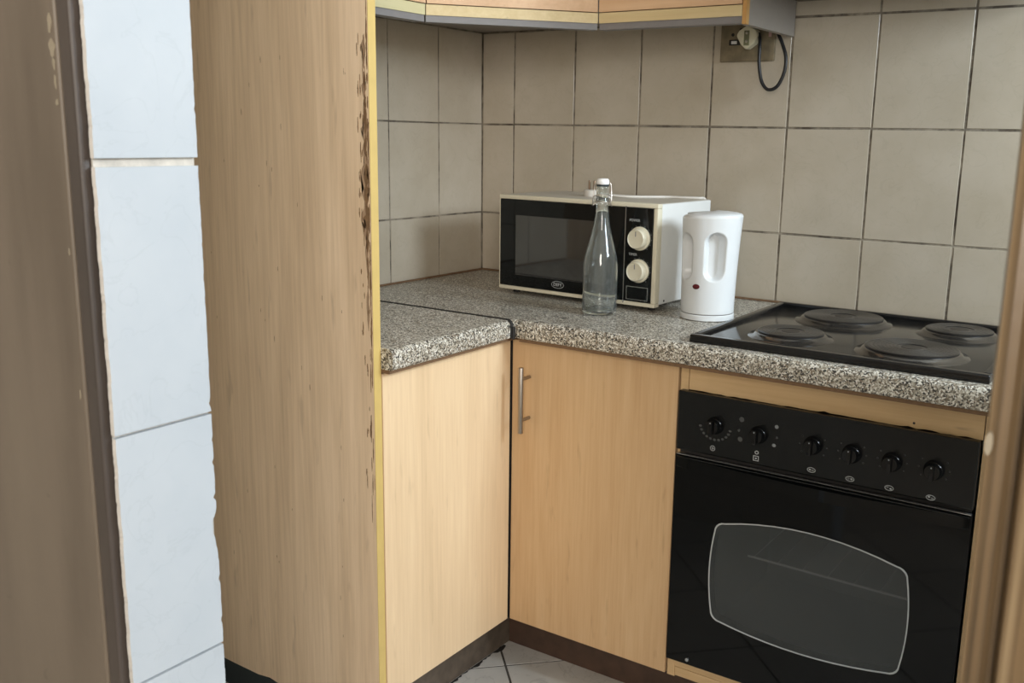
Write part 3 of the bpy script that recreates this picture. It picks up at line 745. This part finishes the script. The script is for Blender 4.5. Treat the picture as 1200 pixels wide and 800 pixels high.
t = thing('power_plug', 'dirty cream three-pin plug with black cord in the wall socket', 'plug', (.862, -.03, 1.53))
cx_, cz_ = .860, 1.566
out = []
for a, r in ((95, .0262), (35, .0262), (5, .027), (-45, .0245), (-95, .031), (-130, .025), (175, .029), (150, .027)): out.append((cx_+r*cos(radians(a)), cz_+r*sin(radians(a))))
bm = BM(); prism(bm, out, lambda a, b: (a, -.013, b), lambda a, b: (a, -.042, b)); bmesh.ops.bevel(bm, geom=list(bm.edges), offset=.0018, segments=2, affect='EDGES'); obj('plug_body', bm, M_plug, t, smooth=True, angle=60)
bm = BM(); box(bm, cx_-.008, cx_+.006, -.0435, -.0415, cz_-.022, cz_+.014, bev=.0008); obj('cord_grip', bm, plain('greenish_grip', (.20, .20, .11), .5), t)
for dz in (.008, -.012):
    bm = BM(); lathe(bm, (cx_-.001, -.0433, cz_+dz), [(.0036, 0), (.0030, .0014), (.0008, .002)], n=12, axis=(0, -1, 0)); obj('plug_screw', bm, M_steel, t, smooth=True)
bm = BM()
tube(bm, [(.884, -.026, 1.574), (.889, -.03, 1.560), (.892, -.035, 1.535), (.893, -.035, 1.500), (.902, -.035, 1.458), (.920, -.035, 1.437), (.944, -.035, 1.445), (.960, -.035, 1.480), (.9605, -.034, 1.515), (.948, -.031, 1.548), (.934, -.028, 1.575), (.930, -.025, 1.605)], .0042, n=12)
o = obj('cord', bm, M_cable, t, smooth=True, angle=180); o['label'] = 'black cord hanging in a loop'

# ------------------------------------------------------------------ microwave
MX, MY, MT, MW_, MD, MH = .3123, -.3325, -.0451, .4803, .272, .2472
MZ = .913
Mw = Matrix.Translation((MX, MY, 0)) @ Matrix.Rotation(MT, 4, 'Z')
def mobj(name, bm, mats, parent, **kw):
    bmesh.ops.transform(bm, matrix=Mw, verts=bm.verts); return obj(name, bm, mats, parent, **kw)
mc = Mw @ Vector((MW_/2, MD/2, 0))
t = thing('microwave_oven', 'cream and black microwave oven with two round cream knobs', 'microwave', (mc.x, mc.y, .9))
bm = BM(); box(bm, 0, MW_, .020, MD, MZ+.004, MZ+MH, bev=.004)
mobj('casing', bm, M_mside, t, smooth=True, angle=50)
bm = BM(); box(bm, .004, MW_-.004, .024, MD-.004, MZ+MH-.0005, MZ+MH+.0006); mobj('top_cover', bm, M_creamTop, t)
bm = BM()   # front surround
for a in ((0, MW_, MZ+MH-.010, MZ+MH+.001), (0, MW_, MZ-.001, MZ+.009), (0, .005, MZ+.009, MZ+MH-.010), (MW_-.0115, MW_, MZ+.009, MZ+MH-.010)): box(bm, a[0], a[1], 0, .022, a[2], a[3], bev=.0022)
mobj('front_surround', bm, M_cream, t, smooth=True, angle=50)['label'] = 'cream front surround'
bm = BM(); box(bm, .0055, .3915, -.003, .018, MZ+.0095, MZ+MH-.0105, bev=.002); dr = mobj('door', bm, M_mglass, t, smooth=True, angle=50)
bm = BM(); box(bm, .058, .345, -.0036, -.002, MZ+.040, MZ+.197, bev=.0005); o = mobj('door_window', bm, M_mwin, dr); o['label'] = 'dark grey door window'
bm = BM(); n = 32
lx, lz = .196, MZ+.027
for rx, rz, w in ((.0195, .0095, .0011),):
    a = [bm.verts.new((lx+rx*cos(2*pi*k/n), -.0034, lz+rz*sin(2*pi*k/n))) for k in range(n)]
    b = [bm.verts.new((lx+(rx-w)*cos(2*pi*k/n), -.0034, lz+(rz-w)*sin(2*pi*k/n))) for k in range(n)]
    for k in range(n): bm.faces.new((a[k], a[(k+1) % n], b[(k+1) % n], b[k]))
text_bm(bm, 'DEFY', .0115, lambda c: (lx+c.x, -.0036-c.z, lz+c.y))
mobj('badge', bm, M_print, dr)['label'] = 'silver oval badge with lettering'
bm = BM(); box(bm, .3935, MW_-.0125, -.002, .018, MZ+.0095, MZ+MH-.0105, bev=.0012); cp = mobj('control_panel', bm, M_mglass, t)
bm = BM(); box(bm, .3918, .3938, -.0030, .010, MZ+.004, MZ+MH-.008); mobj('divider_strip', bm, M_chromeGlint, t)['label'] = 'thin silver strip between door and controls'
for z in (.164, .086):
    bm = BM(); lathe(bm, (.435, -.002, MZ+z), [(.0285, 0), (.0285, .004), (.0265, .006), (.0245, .0065), (.0235, .020), (.0215, .0225), (.0205, .0210), (.004, .0205)], n=44, axis=(0, -1, 0))
    k = mobj('knob', bm, M_cream, t, smooth=True, angle=40)
    bm = BM(); box(bm, .4342, .4358, -.0245, -.0232, MZ+z+.006, MZ+z+.018); mobj('pointer_mark', bm, M_greydk, k)
    bm = BM()
    for q in range(13):
        a = radians(-50+q*280/12); c, s = cos(a), sin(a)
        x0, z0 = .435+.0315*c, MZ+z+.0315*s
        bm.faces.new([bm.verts.new((x0+dx, -.0024, z0+dz)) for dx, dz in ((-.0007, -.0007), (.0007, -.0007), (.0007, .0007), (-.0007, .0007))])
    mobj('dial_marks', bm, M_print, cp)
for s, z, x in (('POWER', .2065, .4185), ('TIMER', .1245, .4165)):
    bm = BM(); text_bm(bm, s, .0085, lambda c: (x+c.x, -.0024-c.z, MZ+z+c.y)); mobj('control_lettering', bm, M_print, cp)
bm = BM()
x0, x1, z0, z1 = .4015, .4625, MZ+.014, MZ+.047
for a in ((x0, x1, z1-.0018, z1), (x0, x1, z0, z0+.0018), (x0, x0+.0018, z0+.0018, z1-.0018), (x1-.0018, x1, z0+.0018, z1-.0018)): box(bm, a[0], a[1], -.0036, -.0018, a[2], a[3])
rb = mobj('button_outline', bm, M_chromeGlint, t); rb['label'] = 'silver outline of the door release button'
bm = BM(); box(bm, x0+.0025, x1-.0025, -.0034, -.0015, z0+.0025, z1-.0025, bev=.0005); mobj('release_button', bm, M_mglass, t)
for x, y in ((.03, .04), (MW_-.03, .04), (.03, MD-.03), (MW_-.03, MD-.03)):
    bm = BM(); cyl(bm, (x, y, MZ+.006), (x, y, .9004), .011, .009, n=18); mobj('foot', bm, M_dark, t, smooth=True)
bm = BM()
for j in range(6):
    for k in range(3): box(bm, MW_-.0004, MW_+.0003, .14+k*.03, .16+k*.03, MZ+.15+j*.010, MZ+.153+j*.010)
cyl(bm, (MW_-.001, .045, MZ+.012), (MW_+.0006, .045, MZ+.012), .003, n=10)
mobj('side_vents', bm, M_dark, t)['label'] = 'dark slots and screw on the side'
# loose plug and white cord on top
bm = BM()
zt = MZ+MH+.0006
P = lambda u, v, z: (Mw @ Vector((u, v, z)))
pt = thing('loose_plug', 'white plug with pins up and pale cord lying on the microwave', 'plug', tuple(P(.207, .13, zt)))
bm = BM(); lathe(bm, P(.207, .13, zt), [(.022, 0), (.0235, .003), (.0225, .015), (.019, .0175)], n=28); obj('plug_body', bm, M_wcable, pt, smooth=True, angle=40)
for dx, dy, r in ((-.007, -.004, .003), (.010, -.006, .003), (.009, .012, .0036)):
    bm = BM(); q = P(.207+dx, .13+dy, zt); cyl(bm, q+Vector((0, 0, .0175)), q+Vector((0, 0, .0175+.024)), r, n=12, bev=.001); obj('pin', bm, plain('dull_brass', (.22, .15, .10), .35, metal=.7), pt, smooth=True)
bm = BM()
tube(bm, [P(.228, .13, zt+.008), P(.27, .135, zt+.005), P(.31, .15, zt+.0034), P(.35, .19, zt+.0034), P(.38, .225, zt+.0034), P(.42, .235, zt+.0034), P(.455, .25, zt+.0034), P(.462, .268, zt+.002), P(.462, .2775, zt-.012), P(.46, .278, zt-.06)], .0034, n=10)
obj('cord', bm, M_wcable, pt, smooth=True, angle=180)

# ------------------------------------------------------------------ kettle
KX, KY = .915, -.322
t = thing('kettle', 'white plastic jug kettle with red switch, right of the microwave', 'kettle', (KX, KY, .9))
bm = BM(); lathe(bm, (KX, KY, .9004), [(.0605, 0), (.0632, .002), (.0632, .0125), (.0615, .0142)], n=64)
bs = obj('power_base', bm, M_kettle, t, smooth=True, angle=40)
bm = BM(); lathe(bm, (KX, KY, .9004), [(.0605, .0142), (.0605, .0162)], n=48); obj('base_gap', bm, M_greydk, t)
# jug body with sculpted handle recesses (handle faces -Y)
bm = BM(); NT, NZ = 200, 120; z0, z1 = .9166, 1.137
hd_ang = -pi/2
def sm(a, b, x):
    k = max(0, min(1, (x-a)/(b-a))); return k*k*(3-2*k)
def kr(th, z):
    s = (z-z0)/(z1-z0); R = .0622+.0045*s**1.4
    R += .0055*s*s*max(0, cos(th-radians(15)))
    d = (th-hd_ang+pi) % (2*pi)-pi; arc = d*.0645
    # two capsule recesses each side of the handle bar
    rec = 0
    for c in (.0400, -.0400):
        zc = z0+(z1-z0)*.60; hh = .030; rr = .0250
        dz = max(0, abs(z-zc)-hh); dist = math.hypot(arc-c, dz)
        rec = max(rec, 1-sm(rr-.006, rr+.001, dist))
    R -= .027*rec
    # faint swoosh ridge below the right recess
    return R
rings = []
for j in range(NZ+1):
    z = z0+(z1-z0)*j/NZ; rings.append([bm.verts.new((KX+kr(2*pi*i/NT, z)*cos(2*pi*i/NT), KY+kr(2*pi*i/NT, z)*sin(2*pi*i/NT), z+.004*sm(.0, 1, (z-z0)/(z1-z0))*cos(2*pi*i/NT))) for i in range(NT)])
for a, b in zip(rings, rings[1:]):
    for i in range(NT): bm.faces.new((a[i], a[(i+1) % NT], b[(i+1) % NT], b[i]))
bm.faces.new(rings[0][::-1])
top = rings[-1]; prev = top
for f, dz in ((.985, .0035), (.94, .0062), (.80, .009), (.5, .0115), (.2, .0125)):
    cur = [bm.verts.new((KX+(v.co.x-KX)*f, KY+(v.co.y-KY)*f, v.co.z+dz)) for v in top]
    for i in range(NT): bm.faces.new((prev[i], prev[(i+1) % NT], cur[(i+1) % NT], cur[i]))
    prev = cur
bm.faces.new(prev)
obj('jug_body', bm, M_kettle, t, smooth=True, angle=180)
bm = BM(); lathe(bm, (KX, KY, 1.1420), [(.056, 0), (.0565, .0016), (.0555, .0030), (.03, .0062), (.008, .0076)], n=56); obj('lid', bm, M_kettle, t, smooth=True, angle=60)
bm = BM()   # spout at the back
prism(bm, [(KX-.020, KY+.052), (KX+.020, KY+.052), (KX+.007, KY+.080), (KX-.007, KY+.080)], lambda a, b: (a, b, 1.128), lambda a, b: (a, b, 1.141)); bmesh.ops.bevel(bm, geom=list(bm.edges), offset=.003, segments=2, affect='EDGES')
obj('spout', bm, M_kettle, t, smooth=True)
bm = BM(); sx, sz = KX-.002, .981
a = []
lathe(bm, (0, 0, 0), [(1, 0), (.94, .0032), (.6, .0042)], n=28, axis=(0, -1, 0))
for v in bm.verts: v.co = Vector((sx+v.co.x*.0085, KY-.0622+v.co.y, sz+v.co.z*.0062))
o = obj('switch', bm, M_red, t, smooth=True, angle=50); o['label'] = 'small dark red oval switch'

# ------------------------------------------------------------------ swing-top bottle
BX, BY = .690, -.441
t = thing('glass_bottle', 'clear empty swing-top glass bottle standing before the microwave', 'bottle', (BX, BY, .9))
outp = [(.030, .0012), (.037, .0005), (.0405, .004), (.0412, .010), (.0410, .060), (.0415, .095), (.0408, .118), (.0385, .135), (.0345, .152), (.0295, .170), (.0250, .187), (.0210, .204), (.0178, .222), (.0155, .240), (.0143, .256), (.0148, .2565), (.0165, .262), (.0165, .270), (.0150, .273), (.0150, .292), (.0158, .296), (.0150, .3005)]
inp = [(.0105, .3005), (.0100, .290), (.0105, .262), (.0120, .240), (.0150, .222), (.0185, .204), (.0225, .187), (.0270, .170), (.0320, .152), (.0360, .135), (.0382, .118), (.0388, .095), (.0385, .060), (.0385, .014), (.034, .0085), (.012, .0105), (.002, .012)]
bm = BM(); lathe(bm, (BX, BY, .9002), [(.002, .0045), (.020, .0035)]+outp+inp, n=56)
g = obj('bottle_glass', bm, M_bottle, t, smooth=True, angle=60)
bm = BM(); lathe(bm, (BX, BY, .9002), [(.0140, .3012), (.0150, .3035), (.0150, .3055)], n=28); obj('rubber_seal', bm, M_rub, t, smooth=True)
bm = BM(); lathe(bm, (BX, BY, .9002), [(.0140, .3058), (.0150, .3075), (.0148, .3150), (.0120, .3190), (.004, .3200)], n=32); st = obj('porcelain_stopper', bm, M_porc, t, smooth=True); st['label'] = 'white porcelain stopper'
bm = BM()
# wire bail: loop through the stopper, side arms, collar ring; wide side faces the camera
rv = Vector((cos(.35), sin(.35), 0)); fv = Vector((-sin(.35), cos(.35), 0)); c0 = Vector((BX, BY, .9002))
for s in (-1, 1):
    tube(bm, [c0+rv*.0*s+Vector((0, 0, .311)), c0+rv*.013*s+Vector((0, 0, .311)), c0+rv*.0185*s+Vector((0, 0, .306)), c0+rv*.0205*s+Vector((0, 0, .290)), c0+rv*.0215*s-fv*.003+Vector((0, 0, .272)), c0+rv*.0190*s-fv*.006+Vector((0, 0, .262))], .0013, n=8)
    tube(bm, [c0+rv*.0175*s+Vector((0, 0, .262)), c0+rv*.0225*s-fv*.002+Vector((0, 0, .256)), c0+rv*.0215*s-fv*.010+Vector((0, 0, .262)), c0+rv*.0185*s-fv*.014+Vector((0, 0, .278)), c0-fv*.019+Vector((0, 0, .283))], .0012, n=8)
tube(bm, [c0+Vector((.0172*cos(a), .0172*sin(a), .266)) for a in [2*pi*k/16 for k in range(16)]], .0012, n=8, closed=True, sub=2)
o = obj('wire_bail', bm, M_steel, t, smooth=True, angle=180); o['label'] = 'steel wire bail'
